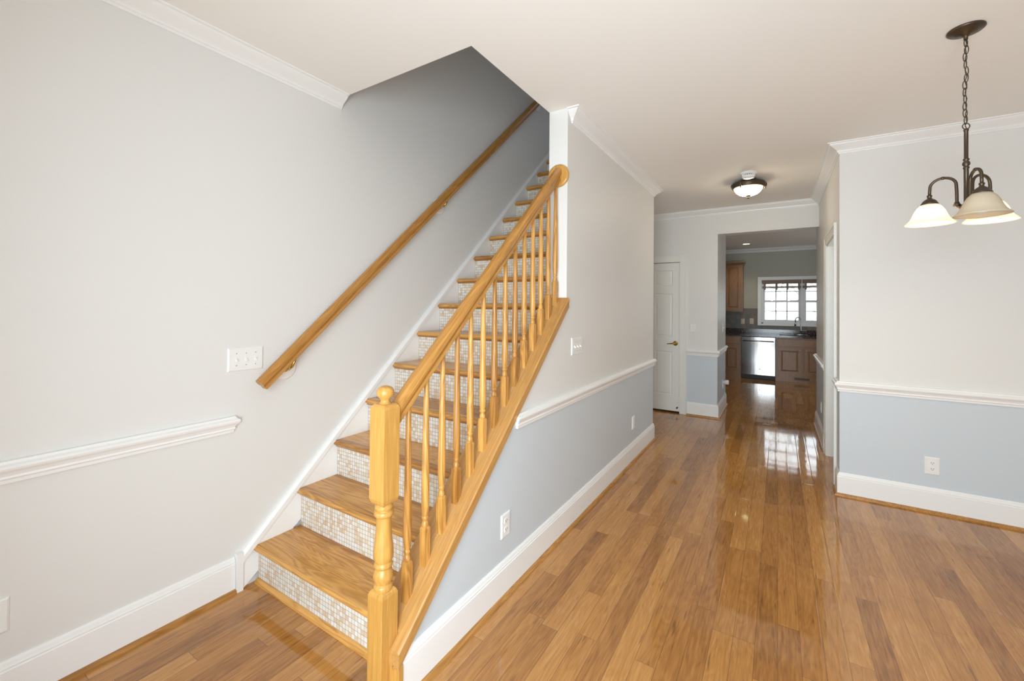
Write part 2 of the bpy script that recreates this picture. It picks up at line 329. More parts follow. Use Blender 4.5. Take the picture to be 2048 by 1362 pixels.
# ------------------------------------------------------------------ mesh builder
class MB:
    def __init__(s): s.bm = bmesh.new(); s.smooth = False
    def box(s, x0, x1, y0, y1, z0, z1):
        v = [s.bm.verts.new((x, y, z)) for z in (z0, z1) for y in (y0, y1) for x in (x0, x1)]
        for f in ((0, 2, 3, 1), (4, 5, 7, 6), (0, 1, 5, 4), (2, 6, 7, 3), (0, 4, 6, 2), (1, 3, 7, 5)):
            s.bm.faces.new([v[i] for i in f])
        return s
    def loft(s, rings, closed=True, cap=True, smooth=False):
        R = [[s.bm.verts.new(p) for p in r] for r in rings]
        n = len(R[0]); k = n if closed else n - 1
        for a, b in zip(R, R[1:]):
            for i in range(k):
                j = (i + 1) % n
                try:
                    f = s.bm.faces.new((a[i], a[j], b[j], b[i])); f.smooth = smooth
                except ValueError: pass
        if cap and closed:
            for r in (R[0][::-1], R[-1]):
                try: s.bm.faces.new(r)
                except ValueError: pass
        return s
    def prism_yz(s, poly, x0, x1):
        return s.loft([[(x0, y, z) for y, z in poly], [(x1, y, z) for y, z in poly]])
    def prism_xz(s, poly, y0, y1):
        return s.loft([[(x, y0, z) for x, z in poly], [(x, y1, z) for x, z in poly]])
    def lathe(s, prof, c, n=32, axis='Z', closed_ends=True, rib=0.0, nrib=0):
        rings = []
        for r, h in prof:
            ring = []
            for i in range(n):
                a = 2 * PI * i / n
                rr = max(r, 1e-4) * (1 + (rib * math.cos(nrib * a) if nrib else 0))
                p, q = rr * math.cos(a), rr * math.sin(a)
                if axis == 'Z': ring.append((c[0] + p, c[1] + q, c[2] + h))
                elif axis == 'Y': ring.append((c[0] + p, c[1] + h, c[2] - q))
                else: ring.append((c[0] + h, c[1] + p, c[2] + q))
            rings.append(ring)
        return s.loft(rings, True, closed_ends, True)
    def tube(s, pts, rad, n=12, cap=True):
        pts = [Vector(p) for p in pts]
        if not isinstance(rad, (list, tuple)): rad = [rad] * len(pts)
        rings = []; prev = None
        for i, p in enumerate(pts):
            d = (pts[min(i + 1, len(pts) - 1)] - pts[max(i - 1, 0)]).normalized()
            if prev is None:
                a = Vector((0, 0, 1)) if abs(d.z) < 0.9 else Vector((1, 0, 0))
                u = d.cross(a).normalized()
            else:
                u = (prev - d * prev.dot(d)).normalized()
            prev = u; w = d.cross(u)
            rings.append([tuple(p + (u * math.cos(2 * PI * k / n) + w * math.sin(2 * PI * k / n)) * rad[i]) for k in range(n)])
        return s.loft(rings, True, cap, True)
    def torus(s, c, R, r, u, v, n=24, m=8, sx=1.0):
        u, v = Vector(u), Vector(v); w = u.cross(v); c = Vector(c)
        G = []
        for i in range(n):
            a = 2 * PI * i / n
            dirv = u * math.cos(a) + v * math.sin(a)
            ctr = c + u * (R * math.cos(a)) + v * (R * sx * math.sin(a))
            G.append([s.bm.verts.new(ctr + (dirv * math.cos(2 * PI * k / m) + w * math.sin(2 * PI * k / m)) * r) for k in range(m)])
        for i in range(n):
            for k in range(m):
                f = s.bm.faces.new((G[i][k], G[(i + 1) % n][k], G[(i + 1) % n][(k + 1) % m], G[i][(k + 1) % m])); f.smooth = True
        return s
    def run(s, prof, path):
        """sweep a wall profile [(out, z)] along a floor path; `out` points to the right of travel, corners mitred"""
        P = [Vector((a, b)) for a, b in path]
        rings = []
        for i, p in enumerate(P):
            ns = []
            if i > 0: d = (P[i] - P[i - 1]).normalized(); ns.append(Vector((d.y, -d.x)))
            if i < len(P) - 1: d = (P[i + 1] - P[i]).normalized(); ns.append(Vector((d.y, -d.x)))
            if len(ns) == 2:
                t = ns[0] + ns[1]; off = t * (2.0 / t.length_squared)
            else: off = ns[0]
            rings.append([(p.x + off.x * o, p.y + off.y * o, z) for o, z in prof])
        return s.loft(rings)
    def rounded_plate_yz(s, x0, x1, y0, y1, z0, z1, e=0.006):
        return s.loft([[(x0, y0, z0), (x0, y1, z0), (x0, y1, z1), (x0, y0, z1)],
                       [(x0 + (x1 - x0) * .45, y0, z0), (x0 + (x1 - x0) * .45, y1, z0), (x0 + (x1 - x0) * .45, y1, z1), (x0 + (x1 - x0) * .45, y0, z1)],
                       [(x1, y0 + e, z0 + e), (x1, y1 - e, z0 + e), (x1, y1 - e, z1 - e), (x1, y0 + e, z1 - e)]])
    def rounded_plate_xz(s, y0, y1, x0, x1, z0, z1, e=0.006):
        ym = y0 + (y1 - y0) * .45
        return s.loft([[(x0, y0, z0), (x1, y0, z0), (x1, y0, z1), (x0, y0, z1)], [(x0, ym, z0), (x1, ym, z0), (x1, ym, z1), (x0, ym, z1)],
                       [(x0 + e, y1, z0 + e), (x1 - e, y1, z0 + e), (x1 - e, y1, z1 - e), (x0 + e, y1, z1 - e)]])
    def build(s, name, mat, parent=None, bevel=0.0, kind=None, origin=None):
        bmesh.ops.recalc_face_normals(s.bm, faces=s.bm.faces[:])
        co = [v.co for v in s.bm.verts]
        mn = Vector([min(c[i] for c in co) for i in range(3)]); mx = Vector([max(c[i] for c in co) for i in range(3)])
        o0 = Vector(origin) if origin else Vector(((mn.x + mx.x) / 2, (mn.y + mx.y) / 2, mn.z))
        for v in s.bm.verts: v.co -= o0
        me = bpy.data.meshes.new(name); s.bm.to_mesh(me); s.bm.free()
        me.materials.append(mat)
        o = bpy.data.objects.new(name, me); COL.objects.link(o)
        o['_o'] = list(o0)
        if parent is not None:
            o.parent = parent
            o.location = o0 - Vector(parent['_o'])
        else: o.location = o0
        if bevel:
            b = o.modifiers.new('bevel', 'BEVEL'); b.width = bevel; b.segments = 2; b.limit_method = 'ANGLE'; b.angle_limit = 0.6
        if kind: o['kind'] = kind
        return o

def thing(name, loc, label, cat, group=None):
    o = bpy.data.objects.new(name, None); COL.objects.link(o)
    o.empty_display_size = 0.05
    o.location = loc; o['_o'] = list(loc)
    return tag(o, label, cat, group)
def tag(o, label, cat, group=None):
    o['label'] = label; o['category'] = cat
    if group: o['group'] = group
    return o
def struct(o, label, cat):
    o['kind'] = 'structure'; o['label'] = label; o['category'] = cat
    return o
def sthing(name, loc, label, cat):
    return struct(thing(name, loc, label, cat), label, cat)

# ------------------------------------------------------------------ the room shell
struct(MB().box(XL - .12, XE + .12, YF - .12, YK + .12, -.12, 0).build('floor', M['floor']),
       'glossy honey brown hardwood strip floor running from room to kitchen', 'floor')
m = MB()
UP = 3.13
m.box(XL - .12, XE + .12, YF - .12, YH0, CH, UP)
m.box(XH, XE + .12, YH0, YB + .2, CH, UP)
m.box(XL - .12, XH, 4.40, YB + .2, CH, UP)
m.box(XL - .12, XE + .12, YB + .2, YK + .12, CH, UP)
struct(m.build('ceiling', M['ceiling']), 'cream painted ceiling with a rectangular stair opening', 'ceiling')
struct(MB().box(XL - .12, XL, YF - .12, YB + .12, 0, 5.6).build('wall_left', M['wall']), 'pale grey wall at left running up along the stairs', 'wall')

def cap_top(y): return 0.199 + (1.497 - 0.199) / (2.504 - 1.077) * (y - 1.077)
m = MB().prism_yz([(1.10, 0), (YS2, 0), (YS2, CH), (YW, CH), (YW, cap_top(YW) - .055), (1.10, cap_top(1.10) - .055)], XH, XS)
struct(m.build('wall_stair', M['two_tone']), 'grey over blue wall beside the stairs with a sloped lower end', 'wall')
m = MB()
m.box(XH, XH + .12, YH0 - .12, YB + .12, UP, 5.6).box(XL, XH, YH0 - .12, YH0, UP, 5.6)
m.box(XL - .12, XH + .12, YB, YB + .12, UP, 5.6)
struct(m.build('wall_stairwell', M['wall']), 'shadowed upper walls enclosing the stairwell above the ceiling', 'wall')
struct(MB().box(XL - .12, XH + .12, YH0 - .12, YB + .12, 5.6, 5.7).build('ceiling', M['ceiling']), 'upstairs ceiling over the stairwell', 'ceiling')

DX0, DX1, DZ = -1.887, -1.135, 2.062
m = MB()
m.box(XL, DX0, YB, YB + .12, 0, CH).box(DX1, XO, YB, YB + .12, 0, CH).box(DX0, DX1, YB, YB + .12, DZ, CH)
m.box(XO, XR, YB, YB + .19, ZO, CH)
m.box(XO - .12, XO, YB + .12, 7.1, 0, CH).box(XL, XO - .12, 6.98, 7.1, 0, CH)
struct(m.build('wall_back', M['two_tone']), 'grey over blue wall at the end of the hall with kitchen opening', 'wall')
OY0, OY1, OZ = 4.445, 5.19, 2.068
m = MB()
m.box(XR, XR + .12, YR, OY0, 0, CH).box(XR, XR + .12, OY1, 6.5, 0, CH).box(XR, XR + .12, OY0, OY1, OZ, CH)
m.box(XR + .12, XE, 6.38, 6.5, 0, CH)
struct(m.build('wall_hall', M['two_tone']), 'grey over blue hall side wall with a cased opening', 'wall')
struct(MB().box(XR + .12, XE, YR, YR + .12, 0, CH).build('wall_right', M['two_tone']), 'grey over blue wall at right behind the hanging lamp', 'wall')
struct(MB().box(XE, XE + .12, YF, YK, 0, CH).build('wall_dining', M['two_tone']), 'side wall right of the dining area', 'wall')
m = MB()
WX = [(-0.85, 0.65, .2, 2.2)]  # assumed window opening, out of view, added for the daylight
m.box(XL, WX[0][0], YF - .12, YF, 0, CH).box(WX[0][1], XE, YF - .12, YF, 0, CH)
for a, b, c, d in WX: m.box(a, b, YF - .12, YF, 0, c).box(a, b, YF - .12, YF, d, CH)
struct(m.build('wall_front', M['wall']), 'front wall behind the viewer with one assumed tall window', 'wall')
WNX0, WNX1, WNZ0, WNZ1 = -0.305, 1.15, 1.115, 2.045
m = MB()
m.box(XL - .12, WNX0, YK, YK + .12, 0, CH).box(WNX1, XE + .12, YK, YK + .12, 0, CH)
m.box(WNX0, WNX1, YK, YK + .12, 0, WNZ0).box(WNX0, WNX1, YK, YK + .12, WNZ1, CH)
m.box(XL - .12, XL, YB + .12, YK, 0, CH)
struct(m.build('wall_kitchen', M['kitchen_wall']), 'olive grey kitchen wall around the sink window', 'wall')

# ------------------------------------------------------------------ trim: crown, chair rail, baseboard, casing
CROWN = [(0, ZC), (.006, ZC), (.010, ZC + .010), (.016, ZC + .013), (.018, ZC + .022), (.026, ZC + .030), (.042, ZC + .042), (.058, ZC + .054), (.066, ZC + .062), (.068, ZC + .068), (.081, ZC + .070), (.081, CH), (0, CH)]
RAIL = [(0, ZRB), (.012, ZRB), (.013, ZRB + .012), (.018, ZRB + .018), (.016, ZRB + .026), (.022, ZRB + .038), (.031, ZRB + .048), (.034, ZRB + .056), (.032, ZRB + .064), (.022, ZRB + .070), (.018, ZRT), (0, ZRT)]
BASE = [(0, 0), (.016, 0), (.016, .142), (.013, .146), (.014, .152), (.011, .158), (.008, .168), (.004, ZB), (0, ZB)]
SHOE = [(.016, 0)] + [(.016 + .019 * math.cos(a), .019 * math.sin(a)) for a in (0, .4, .8, 1.2, PI / 2)]
TR = [0]
def trim(prof, path, label, mat='trim'):
    TR[0] += 1
    return struct(MB().run(prof, path).build('trim_%d' % TR[0], M[mat]), label, 'trim')
def base(side, path, label):
    o = struct(MB().run(BASE, path).build('baseboard_' + side, M['trim']), label, 'baseboard')
    MB().run(SHOE, path).build('shoe_molding', M['oak_shoe'], o)['label'] = 'oak quarter round along the floor'
    return o
trim(CROWN, [(XL, YF), (XL, 1.650)], 'white crown molding on the left wall ending at the stair opening')
trim(CROWN, [(XS - .0005, 2.574), (XS, 2.574), (XS, YS2), (XS - .3, YS2)], 'white crown molding on the stair side wall')
trim(CROWN, [(-1.6, YB), (XR, YB), (XR, YR), (XE, YR)], 'white crown molding along the hall end, hall side and right wall')
trim(CROWN, [(XL, YK), (XE, YK)], 'white crown molding over the kitchen window')
trim(RAIL, [(XL, YF), (XL, 1.045), (XL - .0005, 1.045)], 'white chair rail on the left wall ending before the stairs')
trim(RAIL, [(XS - .0005, 1.905), (XS, 1.905), (XS, YS2), (XS - .0005, YS2)], 'white chair rail on the wall beside the stairs')
trim(RAIL, [(-1.043, YB), (XO, YB), (XO, 7.1), (XO - .0005, 7.1)], 'white chair rail right of the closet door turning into the kitchen opening')
trim(RAIL, [(XR + .0005, 6.5), (XR, 6.5), (XR, 5.345)], 'white chair rail on the hall side wall beyond the cased opening')
trim(RAIL, [(XR, OY0 - .11), (XR, YR), (XE, YR)], 'white chair rail across the right wall')
base('left', [(XL, YF), (XL, 1.072)], 'tall white baseboard on the left wall')
base('stair', [(XS, 1.10), (XS, YS2), (-1.45, YS2)], 'tall white baseboard on the wall beside the stairs')
base('back', [(-1.043, YB), (XO, YB), (XO, 7.1)], 'white baseboard right of the closet door')
base('hall', [(1.2, 6.5), (XR, 6.5), (XR, 5.345)], 'white baseboard on the hall side wall beyond the cased opening')
base('right', [(XR, OY0 - .15), (XR, YR), (XE, YR)], 'tall white baseboard along the right wall')

# closet door casing
TR[0] += 1
m = MB()
CW = .088
def casing_xz(m, x0, x1, z1, y, w, t=.018, z0=0, sill=False):
    for a, b in ((x0 - w, x0), (x1, x1 + w)):
        m.box(a, b, y - t * .55, y, z0, z1 + w)
        o_ = a if b == x0 else b - .02
        m.box(o_, o_ + .02, y - t, y - t * .55, z0, z1 + w)
    m.box(x0, x1, y - t * .55, y, z1, z1 + w).box(x0 - w + .02, x1 + w - .02, y - t, y - t * .55, z1 + w - .02, z1 + w)
casing_xz(m, DX0, DX1, DZ, YB, CW)
m.box(DX1 - .002, DX1, YB, YB + .12, 0, DZ)
struct(m.build('trim_%d' % TR[0], M['warm_trim'], bevel=.002), 'white casing around the closet door', 'trim')
# cased opening in the hall wall
TR[0] += 1
m = MB()
t = .018
CASE = [(0, 0), (.085, 0), (.085, .018), (.068, .018), (.062, .012), (.05, .014), (.03, .010), (.012, .012), (0, .010)]   # across, out
for yy, sgn in ((OY0, -1), (OY1, 1)):
    poly = [(XR - o, yy + sgn * a) for a, o in CASE]
    m.loft([[(x, y, 0) for x, y in poly], [(x, y, OZ) for x, y in poly]])
    m.loft([[(x, y, OZ) for x, y in poly], [(XR - o, yy + sgn * a, OZ + a) for a, o in CASE]])
m.loft([[(XR - o, OY0 - a, OZ + a) for a, o in CASE], [(XR - o, OY1 + a, OZ + a) for a, o in CASE]])
m.box(XR, XR + .125, OY1 - .016, OY1, 0, OZ).box(XR, XR + .125, OY0, OY0 + .016, 0, OZ).box(XR, XR + .125, OY0, OY1, OZ - .016, OZ)
struct(m.build('trim_%d' % TR[0], M['warm_trim']), 'white fluted casing and jamb of the side opening in the hall', 'trim')
# room behind the cased opening stays closed by a far wall
struct(MB().box(1.5, 1.6, YR + .12, 6.38, 0, CH).build('wall_side_room', M['wall']), 'wall of the small room behind the hall opening', 'wall')

# ------------------------------------------------------------------ panel doors
def panel_face(m, x0, x1, z0, z1, y, depth, panels, rec=.008, rise=.006, inset=.028):
    """slab facing -y at y, with recessed and raised panels"""
    xs_ = sorted({x0, x1} | {v for p in panels for v in p[:2]}); zs = sorted({z0, z1} | {v for p in panels for v in p[2:]})
    m.box(x0, x1, y + rec, y + depth, z0, z1)
    for i in range(len(xs_) - 1):
        for j in range(len(zs) - 1):
            cx, cz = (xs_[i] + xs_[i + 1]) / 2, (zs[j] + zs[j + 1]) / 2
            if any(p[0] < cx < p[1] and p[2] < cz < p[3] for p in panels): continue
            m.box(xs_[i], xs_[i + 1], y, y + rec, zs[j], zs[j + 1])
    for a, b, c, d in panels:
        e = .006
        m.loft([[(a, y, c), (b, y, c), (b, y, d), (a, y, d)], [(a + e, y + rec - .001, c + e), (b - e, y + rec - .001, c + e), (b - e, y + rec - .001, d - e), (a + e, y + rec - .001, d - e)]], cap=False)
        k = inset
        m.loft([[(a + e + .004, y + rec, c + e + .004), (b - e - .004, y + rec, c + e + .004), (b - e - .004, y + rec, d - e - .004), (a + e + .004, y + rec, d - e - .004)],
                [(a + k, y + rec - rise, c + k), (b - k, y + rec - rise, c + k), (b - k, y + rec - rise, d - k), (a + k, y + rec - rise, d - k)]])
    return m

dr = sthing('door_1', (-1.511, YB + .03, .02), 'white six panel closet door with brass lever at the hall end', 'door')
pans = []
for xa, xb in ((-1.459, -1.235), (-1.787, -1.563)):
    for za, zb in ((1.745, 1.952), (1.041, 1.634), (.242, .836)): pans.append((xa, xb, za, zb))
panel_face(MB(), DX0 + .004, -1.139, .022, 2.057, YB + .012, .035, pans).build('door_leaf', M['warm_trim'], dr, bevel=.001)
m = MB().lathe([(.0, 0), (.033, 0), (.033, -.006), (.027, -.012), (.014, -.016), (.012, -.045), (.0, -.046)], (-1.192, YB + .012, .95), 24, 'Y')
m.tube([(-1.192, YB - .03, .95), (-1.205, YB - .034, .95), (-1.24, YB - .034, .947), (-1.295, YB - .03, .941)], [.011, .0105, .008, .0065], 10)
m.build('door_handle', M['brass'], dr)['label'] = 'brass lever handle'
m = MB().lathe([(.010, 0), (.010, -.004), (.004, -.006), (.004, -.035), (.009, -.037), (.009, -.045), (.0, -.046)], (-1.165, YB + .012, .075), 12, 'Y')
m.build('door_stop', M['black'], dr)['label'] = 'small dark door stop'

# ------------------------------------------------------------------ staircase
st = thing('staircase', ((XL + XH) / 2, 1.155, 0), 'straight oak staircase with mosaic tiled risers rising along the left wall', 'staircase')
RUN, RISE, NT = .2288, .2106, 15
SX0 = XL + .021
tread0 = None
for k in range(NT):
    y0 = 1.155 + RUN * k; zt = .193 + RISE * k
    x1 = -1.301 if k < 6 else XH - .001
    # riser (tiled) below this tread
    rb = 0.0 if k == 0 else zt - RISE + .0005
    MB().box(SX0, x1, y0 + .026, y0 + .04, rb, zt - .029).build('riser', M['mosaic'], st)
    if k == NT - 1: y_end = y0 + .12
    else: y_end = y0 + RUN + .026
    n = 7; r = .0145
    prof = [(y_end, zt), (y0 + r, zt)] + [(y0 + r - r * math.sin(a), zt - r + r * math.cos(a)) for a in [PI * i / n for i in range(1, n)]] + [(y0 + r, zt - 2 * r), (y_end, zt - 2 * r)]
    t_ = MB().prism_yz(prof, SX0, x1).build('tread', M['oak_tread'], st)
    cv = [(y0 + .026, zt - .029), (y0 + .026, zt - .041), (y0 + .020, zt - .040), (y0 + .014, zt - .033), (y0 + .012, zt - .029)]
    MB().prism_yz(cv, SX0, x1).build('cove_molding', M['oak_shoe'], t_)
MB().prism_yz([(1.181, 0)] + [(1.181 - .02 * math.cos(a), .02 * math.sin(a)) for a in (0, .4, .8, 1.2, PI / 2)], SX0, -1.268).build('shoe_molding', M['oak_tread'], st)
def sk(y): return 1.012 + SLOPE * (y - 2.0)
MB().prism_yz([(1.104, 0), (4.6, 2.6), (4.6, sk(4.6) - .04), (1.104, sk(1.104) - .012)], XL + .0005, XL + .02).build('skirt_board', M['trim'], st)
def slope_strip(m, y0, y1, zf, h, x0, x1):
    return m.loft([[(x0, y, zf(y) - h), (x1, y, zf(y) - h), (x1 , y, zf(y) - h * .35), (x0 + (x1 - x0) * .55, y, zf(y)), (x0, y, zf(y))] for y in (y0, y1)])
m = slope_strip(MB(), 1.104, 4.6, sk, .05, XL + .0005, XL + .030)
m.box(XL + .0005, XL + .030, 1.074, 1.104, 0, sk(1.104) + .002)
m.build('skirt_molding', M['trim'], st)

# ------------------------------------------------------------------ stair railing: newel, cap, balusters, handrail
XN, YN = -1.226, 1.078
rl = thing('stair_railing', (XN, YN, 0), 'golden oak stair railing with turned newel and fourteen balusters', 'railing')
def turned(m, c, q, w, z0, z1, bot, top):
    """square block with eased shoulders; bot/top = radius and extra height of the shoulder"""
    sq = lambda h, z: [(c[0] - h, c[1] - h, z), (c[0] + h, c[1] - h, z), (c[0] + h, c[1] + h, z), (c[0] - h, c[1] + h, z)]
    R = []
    if bot: R += [sq(w * .72, z0 - bot), sq(w * .90, z0 - bot * .55)]
    R += [sq(w, z0), sq(w, z1)]
    if top: R += [sq(w * .90, z1 + top * .55), sq(w * .72, z1 + top)]
    return m.loft(R)
m = MB()
turned(m, (XN, YN), 4, .0378, 0, .385, 0, .020)
turned(m, (XN, YN), 4, .0378, .735, 1.062, .022, .016)
m.lathe([(.028, .398), (.034, .404), (.035, .412), (.033, .420), (.028, .424), (.031, .432), (.036, .447), (.036, .458), (.031, .472), (.027, .480), (.033, .486), (.034, .493), (.031, .500), (.029, .502), (.035, .515), (.0365, .530), (.035, .550), (.031, .585), (.028, .620), (.0265, .655), (.027, .666), (.035, .672), (.036, .680), (.034, .687), (.028, .690), (.033, .698), (.033, .706), (.028, .712), (.028, .74)], (XN, YN, 0), 32)
nw = m.build('newel_post', M['oak_newel'], rl, bevel=.0015)
MB().lathe([(.030, 1.066), (.029, 1.074), (.023, 1.079), (.017, 1.084), (.0165, 1.092), (.021, 1.099), (.029, 1.106), (.0325, 1.116), (.0315, 1.126), (.025, 1.136), (.012, 1.142), (.0, 1.143)], (XN, YN, 0), 32).build('finial', M['oak_newel'], nw)
CT = lambda y: cap_top(y)
m = MB()
CTK = .060
def cap_run(m, y0, y1, x0, x1):
    e = .006
    sec = lambda y: [(x0, y, CT(y) - CTK), (x1, y, CT(y) - CTK), (x1, y, CT(y) - e), (x1 - e, y, CT(y)), (x0 + e, y, CT(y)), (x0, y, CT(y) - e)]
    return m.loft([sec(y0), sec(y1)])
cap_run(m, 1.117, YW, -1.322, -1.139)
cap_run(m, 1.077, 1.117, XN + .0378, -1.139)
m.build('stringer_cap', M['oak_cap'], rl)
slope_strip(MB(), 1.102, YW + .03, lambda y: CT(y) - CTK, .012, XS, XS + .012).build('cap_molding', M['trim'], rl)['label'] = 'thin white strip under the cap'
eb = MB().box(XN + .0378, -1.139, 1.078, 1.10, 0, CT(1.077) - CTK + .01).build('end_board', M['oak_newel'], rl, bevel=.003)
MB().lathe([(.0, 1.078), (.006, 1.078), (.006, 1.0755), (.004, 1.0745), (.0, 1.0742)], (-1.166, 0, .140), 14, 'Y').build('wood_plug', M['oak_shoe'], eb)

def rail_z(y): return 1.852 + .93 * (y - 2.0)      # centre line of the sloping handrail
def rail_profile(w, h):
    half = [(.36, -.5), (.40, -.46), (.36, -.36), (.30, -.26), (.33, -.16), (.46, -.06), (.5, .06), (.49, .18), (.43, .32), (.30, .43), (.14, .49)]
    pts = [(a * w, b * h) for a, b in half]
    return pts + [(-a, b) for a, b in pts[::-1]]
def handrail(m, x, zf, y0, y1, w, h, slope):
    c = math.cos(math.atan(slope)); hh = h / c
    P = rail_profile(w, hh)
    return m.loft([[(x + a, y, zf(y) + b) for a, b in P] for y in (y0, y1)], smooth=False)
hr = handrail(MB(), XN + .004, rail_z, YN + .037, YW - .016, .060, .064, .93).build('handrail', M['oak_slope'], rl)
MB().lathe([(.0, 0), (.074, 0), (.076, -.006), (.073, -.013), (.060, -.018), (.050, -.017), (.0, -.017)], (XN + .006, YW - .0005, 2.296), 40, 'Y').build('rosette', M['oak_newel'], rl)
# balusters: one turned baluster, copied thirteen times
m = MB()
BX = XN + .004
by, hz = 1.192, rail_z(1.192) - .035
bz = CT(1.192)
turned(m, (BX, by), 4, .0155, bz - .03, bz + .135, 0, .010)
m.lathe([(.011, bz + .140), (.0145, bz + .150), (.0135, bz + .160), (.0105, bz + .166), (.0105, bz + .172), (.0145, bz + .178), (.0145, bz + .184), (.0115, bz + .188), (.0135, bz + .194), (.0165, bz + .235), (.0165, bz + .30), (.0145, bz + .45), (.0115, bz + .62), (.010, hz + .01)], (BX, by, 0), 20)
b0 = m.build('baluster', M['oak_z'], rl, bevel=.001)
for k in range(1, 14):
    c = b0.copy(); COL.objects.link(c)
    dy = .0979 * k
    c.location = b0.location + Vector((0, dy, CT(by + dy) - bz))

# wall handrail with three brackets
def wr(y): return 1.808 + .917 * (y - 2.0)
wh = thing('wall_handrail', (XL + .075, 1.15, wr(1.15)), 'oak handrail on brackets climbing the left wall', 'handrail')
m = MB()
P = rail_profile(.054, .066 / math.cos(math.atan(.917)))
# square cut lower end
sl = .917
ends = []
for y in (1.150, 4.75):
    ring = []
    for a, b in P:
        yy = y - (b * .5 if y < 2 else 0)
        ring.append((XL + .078 + a, yy, wr(yy) + b))
    ends.append(ring)
m.loft(ends)
m.build('rail', M['oak_slope'], wh)
for (y, z) in ((1.315, 1.092), (2.555, 2.238), (4.165, 3.715)):
    br = MB()
    br.tube([(XL + .006, y, z), (XL + .045, y, z - .004), (XL + .066, y + .004, z + .012), (XL + .074, y + .012, z + .036), (XL + .076, y + .016, wr(y + .016) - .030)], [.010, .010, .009, .008, .008], 12)
    br.lathe([(.0, .006), (.024, .006), (.024, .010), (.016, .016), (.0, .017)], (XL, y, z), 20, 'X')
    b_ = br.build('bracket', M['brass'], wh); b_['label'] = 'brass bracket'
    MB().lathe([(.0, .0005), (.066, .0005), (.066, .004), (.058, .009), (.0, .010)], (XL, y, z), 36, 'X').build('backing_plate', M['trim'], b_)['label'] = 'round white backing plate'

# ------------------------------------------------------------------ switches and outlets
def toggles_x(x, y0, y1, z0, z1, n, label, name='light_switch', s=1):
    """plate on a wall facing +x"""
    t_ = thing(name, (x, (y0 + y1) / 2, z0), label, 'switch')
    MB().rounded_plate_yz(x + .0005, x + .007, y0, y1, z0, z1).build('plate', M['plastic'], t_)
    zc = (z0 + z1) / 2
    for i in range(n):
        yc = (y0 + y1) / 2 + (i - (n - 1) / 2) * .046 * min(1, (y1 - y0) / (.046 * n + .02))
        MB().box(x + .0068, x + .0078, yc - .006, yc + .006, zc - .013, zc + .013).loft([[(x + .007, yc - .004, zc - .006), (x + .007, yc + .004, zc - .006), (x + .007, yc + .004, zc + .006), (x + .007, yc - .004, zc + .006)], [(x + .018, yc - .003, zc - .011), (x + .018, yc + .003, zc - .011), (x + .017, yc + .003, zc - .003), (x + .017, yc - .003, zc - .003)]]).build('toggle', M['plastic'], t_)
    m = MB()
    for i in range(n):
        yc = (y0 + y1) / 2 + (i - (n - 1) / 2) * .046 * min(1, (y1 - y0) / (.046 * n + .02))
        for zz in (zc - .03, zc + .03): m.lathe([(.0, .0068), (.003, .0068), (.0025, .0082), (.0, .0083)], (x, yc, zz), 8, 'X')
    m.build('screw', M['nickel'], t_)['kind'] = 'stuff'
    return t_
toggles_x(XL, 1.027, 1.197, 1.101, 1.219, 3, 'white triple toggle switch plate on left wall beside the handrail end')
toggles_x(XS, 2.582, 2.755, 1.117, 1.233, 3, 'white triple toggle switch plate on the wall right of the stairs')

def receptacle_mesh_x(m, s, x, yc, zc):
    m.loft([[(x + .006, yc + a * .017, zc + b * .014) for a, b in ((-.7, -1), (.7, -1), (1, -.5), (1, .5), (.7, 1), (-.7, 1), (-1, .5), (-1, -.5))], [(x + .0085, yc + a * .0165, zc + b * .0135) for a, b in ((-.7, -1), (.7, -1), (1, -.5), (1, .5), (.7, 1), (-.7, 1), (-1, .5), (-1, -.5))]])
def outlet_x(x, y0, y1, z0, z1, label, sgn=1):
    t_ = thing('wall_outlet', (x, (y0 + y1) / 2, z0), label, 'outlet')
    X = lambda d: x + sgn * d
    yc, zc = (y0 + y1) / 2, (z0 + z1) / 2
    m = MB()
    a, b = X(.0005), X(.007)
    m.rounded_plate_yz(a, b, y0, y1, z0, z1).build('plate', M['plastic'], t_)
    for dz in (-.021, .021):
        mm = MB()
        oc = ((-.7, -1), (.7, -1), (1, -.5), (1, .5), (.7, 1), (-.7, 1), (-1, .5), (-1, -.5))
        mm.loft([[(X(.006), yc + p * .017, zc + dz + q * .014) for p, q in oc], [(X(.009), yc + p * .0165, zc + dz + q * .0135) for p, q in oc]])
        r_ = mm.build('receptacle', M['plastic'], t_)
        sm = MB()
        for p, w_ in ((-.006, .0012), (.006, .0012)): sm.box(min(X(.0088), X(.0094)), max(X(.0088), X(.0094)), yc + p - w_, yc + p + w_, zc + dz - .001, zc + dz + .007)
        sm.lathe([(.0, .0088), (.0024, .0088), (.0024, .0094), (.0, .0094)] if sgn > 0 else [(.0, -.0088), (.0024, -.0088), (.0024, -.0094), (.0, -.0094)], (x, yc, zc + dz - .006), 10, 'X')
        sm.build('slot', M['slot'], r_)['label'] = 'dark slots'
    return t_
outlet_x(XS, 1.756, 1.834, .286, .404, 'white outlet low on the blue wall right below the stair railing')
outlet_x(XS, 3.971, 4.052, .294, .411, 'white outlet low on the blue wall near the far end of the stair wall')
outlet_x(XL, .258, .337, .277, .398, 'white outlet plate low on the left wall at the photo edge')
outlet_x(XR, 5.74, 5.81, .30, .415, 'white outlet on the hall side wall beyond the cased opening', -1)
